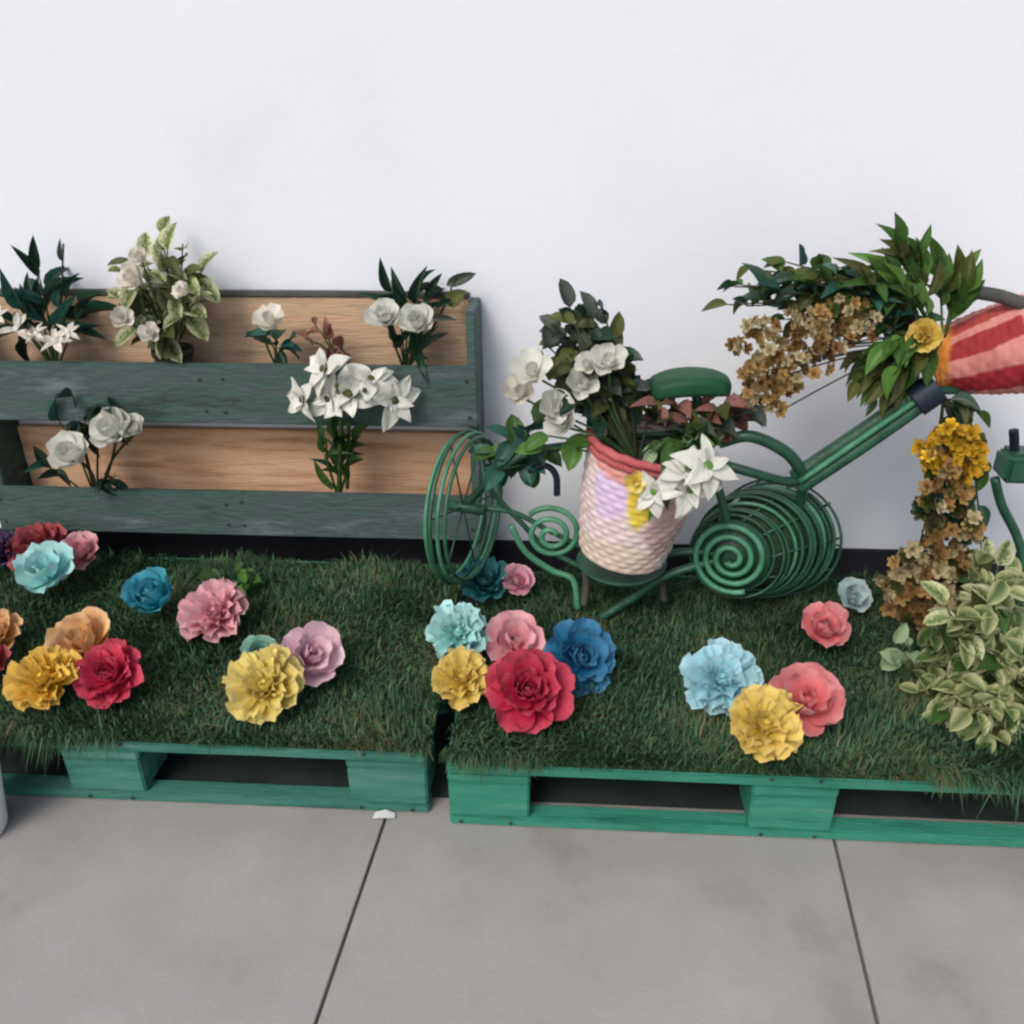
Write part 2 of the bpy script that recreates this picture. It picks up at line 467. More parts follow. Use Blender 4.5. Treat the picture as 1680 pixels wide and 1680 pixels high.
# ------------------------------------------------------------------ green pallets under the grass
def ground_pallet(x0, y0, label, mt, seed):
    t = thing('pallet', (x0, y0, 0), label, 'pallet', 'green pallets lying under the grass mats')
    D = 0.655
    def plank(nm, sx, sy, sz, x, y, z, s):
        link(nm, box_mesh(nm, sx, sy, sz, 0.003, 2, 0.0012, s), mt, t, loc=(x, y, z))
    for k, (y, wd) in enumerate([(0.05, 0.1), (0.188, 0.145), (0.3275, 0.1), (0.467, 0.145), (0.605, 0.1)]):
        plank('deck_board', 1.2, wd, 0.0215, 0.6, y, 0.1332, seed + k)
    for k, x in enumerate((0.0725, 0.6, 1.1275)):
        plank('cross_board', 0.145, D - 0.004, 0.0205, x, D / 2, 0.1115, seed + 6 + k)
        for j, y in enumerate((0.051, 0.3275, 0.604)):
            plank('block', 0.143, 0.098, 0.078, x, y, 0.0617, seed + 10 + 3 * k + j)
    for k, (y, wd) in enumerate([(0.0205, 0.038), (0.3275, 0.1), (0.605, 0.1)]):
        plank('bottom_board', 1.198, wd, 0.0215, 0.6, y, 0.0112, seed + 20 + k)
    nv, nf_ = [], []
    for bx in (0.0725, 0.6, 1.1275):
        for dx in (-.045, .045):
            for dz in (.006, -.003):
                c = V((bx + dx + R.uniform(-.008, .008), -.0016, .1332 + dz if dz > 0 else .0112))
                b0 = len(nv)
                nv += [c + V((math.cos(k * 1.0472) * .004, 0, math.sin(k * 1.0472) * .004)) for k in range(6)] + [c + V((0, -.001, 0))]
                nf_ += [(b0 + (k + 1) % 6, b0 + k, b0 + 6) for k in range(6)]
    tag(link('nail_heads', mesh('nail_heads', nv, nf_), M_potdark, t), kind='stuff')
    return t
ground_pallet(0.0, 0.0, 'bright green painted pallet lying under the right grass mat with the metal planter', M_green, 1)
ground_pallet(-1.24, 0.022, 'faded green pallet lying in front of the upright plank pallet', M_green2, 50)

M_gap_shade = mat('black_gap_shade', [(0.016, 0.022, 0.021), (0.034, 0.044, 0.042)], scale=12, rough=0.7, bump=.3, bscale=25, objvar=0)  # added near-black sheet, stands in for the shade inside the pallet openings
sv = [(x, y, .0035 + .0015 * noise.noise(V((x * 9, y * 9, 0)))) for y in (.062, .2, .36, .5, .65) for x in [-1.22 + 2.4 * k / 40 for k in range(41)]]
sl = link('shade_sheet', mesh('shade_sheet', sv, [(r_ * 41 + k, r_ * 41 + k + 1, r_ * 41 + 42 + k, r_ * 41 + 41 + k) for r_ in range(4) for k in range(40)]), M_gap_shade)
tag(sl, 'added dark sheet standing in for shade, seen through the gaps of the green pallets', 'shade sheet')
def turf(x0, x1, y0, y1, n, seed, label):
    t = link('grass_mat', box_mesh('grass_mat', x1 - x0, y1 - y0, 0.007, 0.002, 1), M_turf, loc=((x0 + x1) / 2, (y0 + y1) / 2, 0.1485))
    tag(t, label, 'grass mat', 'artificial grass mats on the pallets')
    rs = np.random.default_rng(seed)
    nf = n // 14
    x = rs.uniform(x0, x1, n); y = rs.uniform(y0, y1, n)
    z = np.full(n, 0.150)
    azm = rs.uniform(0, 2 * np.pi, n)
    fld = np.sin(x * 5.1 + seed) * 1.9 + np.cos(y * 6.3 - x * 3.7) * 1.8       # the pile is trodden and brushed in patches
    azm = np.where(rs.random(n) < .55, fld + rs.normal(0, .6, n), azm)
    lean = np.abs(rs.normal(0.75, 0.4, n)) + 0.25 * np.sin(x * 11 + 2 * seed) * np.sin(y * 13)
    h = rs.gamma(6, 0.0044, n) * (0.75 + 0.35 * np.sin(x * 21 + 1.3 * seed) * np.sin(y * 17))
    # the front fringe leans out over the pallet's edge, in uneven tufts
    fy = rs.uniform(y0 - 0.002, y0 + 0.03, nf)
    tuft = np.interp(x[:nf], [-1.2, -.62, -.52, -.1, -.03, 0, .12, .2, .62, .72, .85, 1.2], [.6, .75, .1, .15, .4, .7, .7, .1, .05, .2, .65, .65])
    tuft = np.clip(tuft + .3 * np.sin(x[:nf] * 41 + seed) * np.sin(x[:nf] * 23 + 2), 0, 1)
    y[:nf] = fy
    azm[:nf] = -np.pi / 2 + rs.normal(0, 0.5, nf)
    lean[:nf] = rs.uniform(0.4, 1.0, nf) + 1.0 * tuft
    h[:nf] = rs.gamma(7, 0.0046, nf) * (0.5 + 0.9 * tuft)
    h = np.clip(h, 0.012, 0.085)
    wd = rs.uniform(0.0013, 0.0028, n)
    dx, dy = np.cos(azm), np.sin(azm)
    sx, sy = -dy, dx
    def pt(t_, k):
        a = lean * t_
        r_ = h * t_ * np.sin(a * 0.9); zz = h * t_ * np.cos(a * 1.15)
        wv = wd * (1 - 0.75 * t_) * k
        return np.stack([x + dx * r_ + sx * wv, y + dy * r_ + sy * wv, z + zz], 1)
    tip = pt(1.0, 0.0)
    vs = np.stack([pt(0, -1), pt(0, 1), pt(.55, -1), pt(.55, 1), tip], 1).reshape(-1, 3)
    b = np.arange(n)[:, None] * 5
    quads = (b + np.array([0, 1, 3, 2])); tris = (b + np.array([2, 3, 4]))
    loops = np.concatenate([quads, tris], 1).reshape(-1)
    me = bpy.data.meshes.new('grass')
    me.vertices.add(len(vs)); me.vertices.foreach_set('co', vs.reshape(-1))
    me.loops.add(len(loops)); me.loops.foreach_set('vertex_index', loops.astype(np.int32))
    st = np.stack([np.arange(n) * 7, np.arange(n) * 7 + 4], 1).reshape(-1)
    me.polygons.add(2 * n); me.polygons.foreach_set('loop_start', st.astype(np.int32))
    me.update(calc_edges=True)
    tint = np.repeat(np.clip(rs.beta(2, 2.4, n) + 0.26 * np.sin(x * 13 + y * 9 + seed) * np.sin(y * 15 - x * 6) + 0.10 * np.sin(x * 37 + 2 * seed) * np.sin(y * 41) + .03, 0, 1), 5)
    at = me.attributes.new('tint', 'FLOAT', 'POINT'); at.data.foreach_set('value', tint.astype(np.float32))
    o = link('grass', me, M_grass)
    return tag(o, label.replace('mat of', 'blades of'), 'grass', kind='stuff')
M_grass = mat('grass_blade', [(0.5, 0.5, 0.5)] * 2, rough=0.55, transl=0.2, spec=0.25, objvar=0)
n_, l_ = M_grass.node_tree.nodes, M_grass.node_tree.links
ga = n_.new('ShaderNodeAttribute'); ga.attribute_name = 'tint'
gr = n_.new('ShaderNodeValToRGB')
els = gr.color_ramp.elements
for pos, col in [(0.20, (0.020, 0.054, 0.028)), (0.40, (0.042, 0.112, 0.054)), (0.58, (0.074, 0.175, 0.084)), (0.76, (0.095, 0.175, 0.06)), (0.93, (0.14, 0.11, 0.055)), (0.985, (0.19, 0.16, 0.08))]:
    e = els.new(pos); e.color = (*col, 1)
els.remove(els[0]); els.remove(els[-1])
l_.new(ga.outputs['Fac'], gr.inputs[0])
l_.new(gr.outputs[0], n_[M_grass['hv']].inputs['Color'])
turf(-1.235, -0.035, 0.022, 0.655, 46000, 3, 'dark green mat of artificial grass in front of the upright pallet')
turf(0.004, 1.2, 0.002, 0.635, 52000, 4, 'dark green mat of artificial grass around the metal planter')

# ------------------------------------------------------------------ upright pallet with planting troughs
UX0, UX1 = -1.172, 0.0
t = thing('upright_pallet', (UX0, 0.67, 0), 'weathered pallet stood upright against the wall with two planting troughs', 'pallet')
UL = UX1 - UX0
def up_plank(nm, mt, sx, sy, sz, x, y, z, s):
    return link(nm, box_mesh(nm, sx, sy, sz, 0.003, 2, 0.0016, s), mt, t, loc=(x, y - 0.67, z))
for k, (z0, z1, mt) in enumerate([(0.600, 0.757, M_wood2), (0.455, 0.592, M_wood2), (0.236, 0.437, M_wood)]):
    up_plank('rear_board', mt, UL - 0.05, 0.02, z1 - z0, UL / 2, 0.797, (z0 + z1) / 2, k + 70)
for k, (z0, z1) in enumerate([(0.503, 0.640), (0.218, 0.330)]):
    up_plank('front_board', M_slate, UL, 0.021, z1 - z0, UL / 2, 0.672, (z0 + z1) / 2, k + 80)
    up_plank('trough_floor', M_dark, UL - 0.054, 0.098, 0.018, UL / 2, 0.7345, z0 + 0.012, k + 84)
for k, x in enumerate((0.0125, UL - 0.0125)):
    up_plank('side_board', M_slate, 0.022, 0.122, 0.755, x, 0.746, 0.379, k + 88)
# stapled edge strip along the top of the rear board
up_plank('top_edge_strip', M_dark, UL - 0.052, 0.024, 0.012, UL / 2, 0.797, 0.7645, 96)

nv, nf_ = [], []
for z in (.53, .61, .245, .305):
    for x in (.02, UL / 2 - .02, UL / 2 + .025, UL - .02):
        c = V((x + R.uniform(-.006, .006), .6598 - .67, z + R.uniform(-.006, .006)))
        b0 = len(nv)
        nv += [c + V((math.cos(k * .7854) * .0042, 0, math.sin(k * .7854) * .0042)) for k in range(8)] + [c + V((0, -.0012, 0))]
        nf_ += [(b0 + (k + 1) % 8, b0 + k, b0 + 8) for k in range(8)]
tag(link('nail_heads', mesh('nail_heads', nv, nf_), M_potdark, t), kind='stuff')
# ------------------------------------------------------------------ paper flowers on the grass
FG = 'paper flowers standing on the grass mats'
def paper(px, py, rpx, col, label, ring='pom', nrm=(0, -.55, .85), z=0.19, squash=1.0, core=None):
    p = at_z(px, py + rpx * 0.12, z)
    k = ppm(p)
    o = thing('paper_flower', (p.x, p.y, 0.152), label, 'paper flower', FG)
    nn = V(nrm) + V((R.uniform(-.12, .12), R.uniform(-.1, .1), 0))
    petals(o, (0, 0, p.z - 0.152), rpx / k, nn, ring, PM[col], 'frill' if ring == 'frill' else 'crepe', squash, PM[core] if core else None)
    link('wire_stem', tube_mesh('wire_stem', [(0, 0, 0), (0, 0, (p.z - 0.152) * .5), (0, 0, p.z - 0.152)], 0.003, 6), M_stem, o)
    return o
paper(8, 905, 34, 'purple', 'dark purple paper flower at the far left end below the wall', 'pom', z=.20)
paper(68, 900, 50, 'maroon', 'dark red paper flower just under the upright pallet, behind the turquoise one', 'pom', z=.20)
paper(138, 908, 40, 'pink', 'small dusty pink paper flower beside the dark red one under the upright pallet', 'fan', z=.205)
paper(84, 942, 54, 'aqua', 'pale turquoise paper flower in front of the dark red one', 'fan', nrm=(0, -.35, .95), z=.195)
paper(262, 984, 56, 'teal', 'teal blue cup-shaped paper flower left of a round pink one', 'cup', z=.185)
paper(358, 1003, 56, 'pink', 'round pink paper flower alone beneath a few green leaves', 'frill', z=.195)
paper(4, 1036, 42, 'orange', 'orange paper flower cut by the left edge of the photo', 'pom', z=.19)
paper(-8, 1090, 40, 'maroon', 'dull brown-red paper flower below the orange one at the left edge', 'fan', z=.175)
paper(146, 1058, 64, 'orange', 'pale orange paper flower behind the yellow and crimson pair at the left', 'fan', nrm=(0, -.35, .95), z=.195)
paper(78, 1112, 60, 'amber', 'deep yellow paper flower touching a crimson one at the left', 'frill', z=.195)
paper(185, 1104, 56, 'crimson', 'crimson paper flower on the right of a deep yellow one', 'pom', z=.19)
paper(505, 1078, 62, 'blush', 'pale pink open paper flower with mauve centre beside the lemon yellow one', 'fan', nrm=(.35, -.55, .8), z=.19, core='rose')
paper(432, 1070, 34, 'green', 'mint green paper flower almost hidden behind the lemon yellow one', 'fan', z=.175)
paper(438, 1120, 64, 'lemon', 'large lemon yellow paper flower in front of the pale pink one', 'frill', z=.20)
paper(795, 955, 44, 'deepteal', 'dark teal paper flower under the ring wheel of the planter', 'pom', z=.19)
paper(850, 954, 32, 'rose', 'small mauve pink paper flower beside the dark teal one', 'fan', z=.195)
paper(752, 1036, 54, 'aqua', 'pale aqua paper flower above the small yellow one in the middle group', 'frill', z=.20)
paper(845, 1056, 56, 'pink', 'pink paper flower rising behind the big crimson one', 'fan', z=.20)
paper(758, 1112, 50, 'yellow', 'small yellow paper flower left of the big crimson one', 'frill', z=.195)
paper(946, 1074, 64, 'blue', 'blue paper flower behind and right of the big crimson one', 'pom', nrm=(.25, -.65, .75), z=.19)
paper(866, 1130, 74, 'crimson', 'largest crimson paper flower at the front of the middle group', 'pom', z=.20)
paper(1180, 1112, 64, 'sky', 'light blue paper flower at the left of the right-hand trio', 'frill', squash=.9, z=.195)
paper(1322, 1150, 70, 'coral', 'coral pink pointed paper flower at the right of the trio', 'fan', z=.19)
paper(1250, 1186, 64, 'yellow', 'golden yellow paper flower at the front of the right-hand trio', 'frill', z=.20)
paper(1395, 980, 34, 'mint', 'pale grey-mint paper flower behind the lone coral one', 'fan', z=.19)
paper(1350, 1032, 46, 'coral', 'small coral red paper flower alone above the right-hand trio', 'fan', z=.195)

# ------------------------------------------------------------------ plants
def leaf(parent, base, loc, d, n, L, W, material, shape='lance'):
    return link('leaf', R.choice(LEAF[shape]), material, parent, m=frame(V(loc) - base, d, n, W, L, L))
def plant(name, base, label, cat, tips, lper, L, W, mats, shape='lance', start=.25, stem=None, sr=0.0028, group=None, droop=0.3, spread=1.0, jit=.25, facing=0.5, dense=0, dense_mat=None):
    """stems from the base to each tip, leaves set along each stem"""
    base = V(base)
    t = thing(name, base, label, cat, group)
    for tip in tips:
        tip = V(tip)
        mid = base.lerp(tip, .5) + V((R.uniform(-.012, .012), R.uniform(-.012, .012), (tip - base).length * .10))
        path = catmull([base, mid, tip], 6)
        link('stem', tube_mesh('stem', [p - base for p in path], sr, 5, r1=sr * .5), stem or M_stem, t)
        axis = (tip - mid).normalized()
        for k in range(lper):
            s = start + (1 - start) * (k + R.random() * .7) / lper
            i = min(len(path) - 1, int(s * (len(path) - 1) + .5))
            rnd = V((R.gauss(0, 1), R.gauss(0, 1), R.gauss(0, 1))).normalized()
            d = (axis * (1.1 if k == lper - 1 else .5) + rnd * .75 * spread + V((0, 0, -droop))).normalized()
            nn = V((R.uniform(-.4, .4), -facing, 1)) + rnd * .3
            s_ = R.uniform(1 - jit, 1 + jit)
            leaf(t, base, path[i], d, nn, L * s_, W * s_ * R.uniform(.85, 1.15), R.choice(mats), shape)
    if dense:                        # leaves past the first 300, joined into one part
        dv, df, du = [], [], []
        for k in range(dense):
            tip = V(tips[k % len(tips)])
            c = tip.lerp(base, R.uniform(0, .45)) + V((R.gauss(0, .022), R.gauss(0, .022), R.gauss(0, .02)))
            rnd = V((R.gauss(0, 1), R.gauss(0, 1), R.gauss(0, 1))).normalized()
            s_ = R.uniform(.7, 1.15)
            M = frame(c - base, rnd + V((0, -.3, -droop)), V((R.uniform(-.4, .4), -facing, 1)), W * s_, L * s_, L * s_)
            src = R.choice(LEAF[shape]); b0 = len(dv)
            dv += [M @ v.co for v in src.vertices]
            df += [tuple(b0 + i for i in p.vertices) for p in src.polygons]
            ul = src.uv_layers[0].data
            du += [tuple(ul[i].uv) for p in src.polygons for i in p.loop_indices]
        me = mesh('foliage', dv, df)
        ul = me.uv_layers.new(name='UVMap')
        for i, q_ in enumerate(du):
            ul.data[i].uv = q_
        tag(link('foliage', me, dense_mat, t), kind='stuff')
    return t
def ell(cx, cy, rx, ry, y, n, dy=.04, edge=.35):
    """n tips spread over an oval seen from the camera, with real depth"""
    out = []
    for k in range(n):
        a = k * 2.39996 + R.uniform(-.3, .3)
        r_ = math.sqrt(edge * edge + (1 - edge * edge) * (k + .5) / n)
        out.append(at_y(cx + rx * r_ * math.cos(a), cy + ry * r_ * math.sin(a), y + R.uniform(-dy, dy)))
    return out
def blossom(t, p, rpx, material, ring='white', kind='soft', nrm=(0, -.7, .6), core=None, nm='rose'):
    p = V(p)
    b = link(nm, BUD, core or material, t, m=Matrix.Translation(p - t.location))
    r_ = rpx / ppm(p)
    b.scale = (r_ * .2,) * 3
    inv = 1 / (r_ * .2)
    n = V(nrm).normalized() 
    x = (V((1, 0, 0)) - n * n.x).normalized()
    y = n.cross(x)
    for (cnt, elev, ln, wd) in RINGS[ring]:
        a0 = R.random() * 6.28
        for k in range(cnt):
            a = a0 + 2 * math.pi * k / cnt + R.uniform(-.15, .15)
            e = math.radians(elev + R.uniform(-6, 6))
            rd = x * math.cos(a) + y * math.sin(a)
            d = rd * math.cos(e) + n * math.sin(e)
            Lm = r_ * ln * R.uniform(.92, 1.1) * inv
            link('petal', R.choice(PETAL[kind]), material, b, m=frame((rd * .02 - n * .1) * 1.0, d, n * math.cos(e) - rd * math.sin(e), Lm * wd, Lm, Lm))
    return b
RINGS['lily'] = [(3, 22, 1.0, 0.36), (3, 30, 0.95, 0.30)]
RINGS['open'] = [(5, 20, 1.0, 0.85), (4, 52, 0.75, 0.8)]
RINGS['floret'] = [(5, 25, 1.0, 0.8), (3, 60, 0.8, 0.7)]
def stemto(t, base, p, r=.0026, material=None, bow=.02):
    base, p = V(base), V(p)
    mid = base.lerp(p, .55) + V((R.uniform(-bow, bow), 0, bow * .5))
    link('stem', tube_mesh('stem', [q - t.location for q in catmull([base, mid, p], 6)], r, 6), material or M_stem, t)

# far left: dark leaved plant with pale flowers, in the upper trough
b = at_y(92, 612, .735)
t = plant('lily_plant', b, 'dark strap-leaved plant with small pale flowers at the left end of the upper trough', 'plant',
          [at_y(58, 432, .72), at_y(112, 480, .74), at_y(30, 500, .70), at_y(140, 500, .74), at_y(80, 470, .76), at_y(95, 540, .70), at_y(10, 520, .72), at_y(60, 500, .72)], 4, .085, .022, [LM['teal'], LM['dark'], LM['dark']], 'lance', start=.45, droop=.1, spread=.7)
for (x, y, r_) in [(28, 540, 34), (92, 560, 34), (-4, 520, 26), (60, 548, 24), (112, 545, 24)]:
    p = at_y(x, y, .66)
    stemto(t, b, p, .002)
    blossom(t, p, r_, PM['cream'], 'lily', 'lily', (R.uniform(-.4, .4), -.6, .7), nm='flower')
link('stem', tube_mesh('stem', [V(q) - b for q in catmull([b, at_y(100, 500, .74), at_y(104, 400, .74)], 6)], .0022, 5), M_stemd, t)
leaf(t, b, at_y(104, 430, .74), (0, 0, 1), (.2, -1, .1), .05, .012, LM['grey'], 'lance')

# variegated plant in a dark pot, upper trough
b = at_y(288, 604, .735)
tp = thing('nursery_pot', b + V((0, 0, -.075)), 'small dark pot sunk in the upper trough under the variegated plant', 'pot')
def lathe(name, prof, seg=32):
    vs, fs = [], []
    for (r_, z) in prof:
        for k in range(seg):
            a = 2 * math.pi * k / seg
            vs.append((r_ * math.cos(a), r_ * math.sin(a), z))
    for i in range(len(prof) - 1):
        for k in range(seg):
            k2 = (k + 1) % seg
            fs.append((i * seg + k, i * seg + k2, (i + 1) * seg + k2, (i + 1) * seg + k))
    return mesh(name, vs, fs)
link('pot_body', lathe('pot_body', [(0.001, 0), (.034, 0), (.042, .115), (.040, .115), (.036, .1), (.001, .1)], 24), M_potdark, tp)
link('rim', lathe('rim', [(.0425, .108), (.0455, .108), (.0455, .122), (.041, .122), (.041, .112)], 24), M_potdark, tp)
tv = plant('variegated_plant', b + V((0, 0, .03)), 'bushy cream and green variegated plant rising from the upper trough near its left end', 'plant',
      ell(262, 470, 70, 80, .71, 13, .05) + [at_y(265, 385, .73), at_y(300, 400, .73), at_y(195, 440, .70), at_y(335, 440, .71), at_y(210, 530, .67), at_y(240, 545, .66)],
      6, .056, .031, [LM['varieg'], LM['varieg'], LM['varieg2'], LM['varieg'], LM['olive']], 'oval', start=.35)

for (x, y, r_) in [(228, 462, 34), (204, 526, 24), (250, 550, 22), (305, 480, 20), (232, 425, 20)]:
    p = at_y(x, y, .645); stemto(tv, b, p, .002); blossom(tv, p, r_, PM['cream'], 'open', 'soft', (R.uniform(-.5, .3), -.7, .6), nm='flower')
# small cream flower with dark leaves
b = at_y(452, 600, .735)
t = plant('rose_plant', b, 'single small cream flower over dark leaves in the middle of the upper trough', 'plant',
          [at_y(425, 555, .70), at_y(480, 560, .70), at_y(450, 545, .70), at_y(460, 570, .69)], 3, .05, .028, [LM['dark'], LM['teal']], 'oval', start=.5)
p = at_y(447, 535, .68); stemto(t, b, p); blossom(t, p, 34, PM['cream'], 'open', 'soft', (-.1, -.5, .9))
# red dry sprig
b = at_y(560, 604, .74)
plant('dry_sprig', b, 'reddish brown dry sprig against the upper bare board, above the white lily', 'plant',
      [at_y(515, 530, .74), at_y(540, 545, .73), at_y(560, 570, .73), at_y(500, 555, .74)], 3, .045, .02, [LM['red']], 'lance', start=.4)

# two white roses at the right end of the upper trough
b = at_y(665, 612, .735)
t = plant('rose_plant', b, 'pair of white roses with spiky dark leaves at the right end of the upper trough', 'plant',
          [at_y(640, 470, .74), at_y(690, 462, .74), at_y(665, 480, .72), at_y(720, 500, .73), at_y(655, 560, .70), at_y(690, 570, .70), at_y(700, 480, .75)], 4, .075, .02, [LM['dark'], LM['grey'], LM['dark']], 'lance', start=.5, droop=-.1, spread=.8, facing=.9)
for (x, y) in [(634, 527), (687, 536)]:
    p = at_y(x, y, .665); stemto(t, b, p, .003, M_stemd); blossom(t, p, 36, PM['white'], 'white', 'soft', (0, -.65, .7))
p = at_y(752, 455, .75); stemto(t, b, at_y(735, 490, .74), .0025, M_stemd); stemto(t, at_y(735, 490, .74), p, .002, M_stemd)
leaf(t, b, at_y(732, 468, .75), (.9, 0, .35), (0, -1, .3), .07, .024, LM['grey'], 'oval')
leaf(t, b, at_y(735, 500, .74), (.3, -.1, .3), (0, -1, .5), .05, .035, LM['olive'], 'oval')

# white lily over the front boards
b = at_y(556, 818, .715)
t = plant('lily_plant', b, 'large white lily with open pointed petals, its green stem crossing the lower bare board', 'plant',
          [at_y(535, 720, .655), at_y(585, 715, .655), at_y(560, 730, .66), at_y(555, 690, .64)], 5, .07, .017, [LM['green'], LM['dark']], 'strap', start=.2, droop=0, spread=.45, sr=.004)
p0 = at_y(560, 668, .62)
stemto(t, b, p0, .0065, bow=0)
stemto(t, at_y(570, 800, .71), at_y(572, 690, .64), .005, bow=0)
RINGS['lily2'] = [(3, 14, 1.0, 0.60), (3, 28, 0.95, 0.52), (3, 58, .66, .5)]
for (x, y, r_, n_) in [(533, 606, 48, (-.45, -.6, .55)), (498, 655, 40, (-.6, -.7, .1)), (572, 648, 54, (0, -.75, .6)), (608, 624, 46, (.3, -.6, .7)), (645, 657, 50, (.6, -.7, .2)), (540, 654, 42, (-.2, -.8, .2))]:
    p = at_y(x, y, .60 + R.uniform(-.015, .015))
    stemto(t, p0, p, .0024, bow=.004)
    blossom(t, p, r_, PM['white'], 'lily2', 'lily', n_, core=LM['olive'], nm='flower')
for (x, y) in [(552, 632), (598, 640), (575, 648)]:
    p = at_y(x, y, .575)
    stemto(t, p0, p, .0015, bow=.002)
    link('stamen', BUD, LM['olive'], t, m=Matrix.Translation(p - t.location) @ Matrix.Diagonal((.005, .008, .005, 1)))

# two white roses, left of the lower trough
b = at_y(160, 826, .715)
t = plant('rose_plant', b, 'pair of white roses with dark teal leaves over the lower trough at the left', 'plant',
          [at_y(120, 650, .655), at_y(165, 665, .65), at_y(180, 655, .655), at_y(90, 680, .655), at_y(140, 690, .65), at_y(190, 780, .66), at_y(70, 760, .68)], 4, .07, .028, [LM['dark'], LM['teal'], LM['dark']], 'lance', start=.5, stem=M_stemd)
for (x, y, r_) in [(128, 752, 44), (192, 712, 42), (226, 706, 28)]:
    p = at_y(x, y, .615); stemto(t, b, p, .0032, M_stemd); blossom(t, p, r_, PM['white'], 'white', 'soft', (R.uniform(-.2, .2), -.65, .7))

# ------------------------------------------------------------------ green metal planter shaped like a small cycle
t = thing('cycle_planter', at_z(1040, 985, .152), 'green metal planter in the form of a small cycle with spiral and ring wheels', 'planter')
TB = t.location.copy()
def tb(nm, pts, r_, material=None, n=8, seg=10, r1=None):
    return tube(nm, [at_y(*q) for q in pts], r_, material or M_metal, t, n, seg, r1)
# ring wheel, nearly edge on
ax = V((.955, -.29, .03))
for k, (dx, rr, mm) in enumerate([(-.014, .152, M_metall), (.0, .162, M_metal), (.014, .158, M_metall), (.026, .150, M_metal)]):
    c = at_y(760, 832, .50) + ax * dx
    link('wheel_ring', tube_mesh('wheel_ring', [q - TB for q in ring_pts(c, ax, rr, 48)], .0042, 8, True), mm, t)
c0 = at_y(760, 832, .50)
link('wheel_hub', tube_mesh('wheel_hub', [c0 - TB - ax * .035, c0 - TB, c0 - TB + ax * .05], .012, 12), M_metal, t)
for k in range(6):
    a = ring_pts(c0, ax, .158, 6)[k]
    link('spoke', tube_mesh('spoke', [c0 - TB, (c0 + a) / 2 - TB, a - TB], .0022, 6), M_metal, t)
# spiral front wheel and the widening rings behind it
A0, A1 = at_y(1200, 914, .43), at_y(1278, 882, .56)
fx = (A0 - A1).normalized()
fx = (fx + V((0.15, -.9, .12))).normalized()
xx = fx.orthogonal().normalized(); yy = fx.cross(xx)
sp = []
for k in range(150):
    a = k / 149 * 2 * math.pi * 3.2
    r_ = .010 + .068 * k / 149
    sp.append(A0 + (xx * math.cos(a) + yy * math.sin(a)) * r_ + fx * (.014 * (1 - k / 149)))
link('spiral', tube_mesh('spiral', [q - TB for q in sp], .0062, 8), M_metall, t)
link('spiral_plate', tube_mesh('spiral_plate', [A0 - fx * .006 - TB, A0 - fx * .009 - TB, A0 - fx * .012 - TB], .076, 32), M_metal, t)
for k in range(12):
    s = (k + .5) / 12
    c = A0.lerp(A1, s) - fx * .012 + V((R.uniform(-.005, .005), 0, R.uniform(-.006, .004)))
    fx2 = fx + V((R.uniform(-.10, .10), R.uniform(-.05, .05), R.uniform(-.06, .06)))
    link('coil_ring', tube_mesh('coil_ring', [q - TB for q in ring_pts(c, fx2, .080 + .050 * s ** .7 + R.uniform(-.006, .006), 48)], R.choice((.0030, .0038, .0048)), 8, True), M_metall if k in (3, 8) else M_metal, t)
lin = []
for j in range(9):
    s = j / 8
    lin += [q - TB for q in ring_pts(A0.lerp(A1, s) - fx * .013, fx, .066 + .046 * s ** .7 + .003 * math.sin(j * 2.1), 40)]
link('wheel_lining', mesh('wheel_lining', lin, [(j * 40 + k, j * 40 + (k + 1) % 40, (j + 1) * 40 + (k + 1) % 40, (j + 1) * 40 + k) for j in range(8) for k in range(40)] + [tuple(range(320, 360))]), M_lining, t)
back = ring_pts(A1 - fx * .012, fx, .128, 10)
front = ring_pts(A0 - fx * .010, fx, .078, 10)
for p_, q_ in zip(front, back):
    link('cross_wire', tube_mesh('cross_wire', [p_ - TB, (p_ * .5 + q_ * .5) - TB, q_ - TB], .0026, 6), M_metal, t)
for k in range(8):
    q_ = ring_pts(A1 - fx * .012, fx, .128, 8)[k]
    link('spoke', tube_mesh('spoke', [A1 - fx * .012 - TB, (A1 - fx * .012 + q_) / 2 - TB, q_ - TB], .0026, 6), M_metal, t)
# frame
tb('frame_tube', [(762, 830, .50), (850, 750, .48), (960, 728, .50), (1090, 712, .50), (1190, 724, .48)], .009)
tb('handle_bar', [(1180, 726, .47), (1232, 716, .46), (1292, 744, .46), (1325, 790, .48)], .012, r1=.012)
tb('lower_bar', [(1180, 760, .47), (1236, 776, .46), (1290, 790, .47), (1325, 782, .48)], .010)
tb('seat_post', [(1140, 640, .47), (1162, 740, .47), (1192, 850, .46), (1204, 908, .46)], .009)
tb('rear_stay', [(1318, 786, .48), (1312, 830, .52), (1296, 884, .56)], .010)
tb('lower_rail', [(985, 1014, .455), (1040, 980, .455), (1095, 944, .45), (1190, 915, .45)], .009)
tb('scroll_rail', [(838, 862, .50), (862, 905, .50), (905, 936, .50), (940, 952, .49), (948, 1000, .475)], .007, M_metall)
tb('front_fork', [(800, 800, .5), (848, 850, .5), (905, 905, .5), (1000, 950, .48), (1060, 968, .47)], .006)
sc_ = []
cs = at_y(905, 874, .50)
for k in range(90):
    a = -k / 89 * 2 * math.pi * 2.3 + 2.4
    r_ = .062 * (1 - .82 * k / 89)
    sc_.append(cs + V((math.cos(a) * r_, -.0002 * k, math.sin(a) * r_)))
link('front_scroll', tube_mesh('front_scroll', [q - TB for q in sc_], .0062, 8), M_metall, t)
tb('dark_hook', [(868, 772, .49), (895, 764, .48), (912, 780, .48), (914, 812, .48)], .007, M_navy)
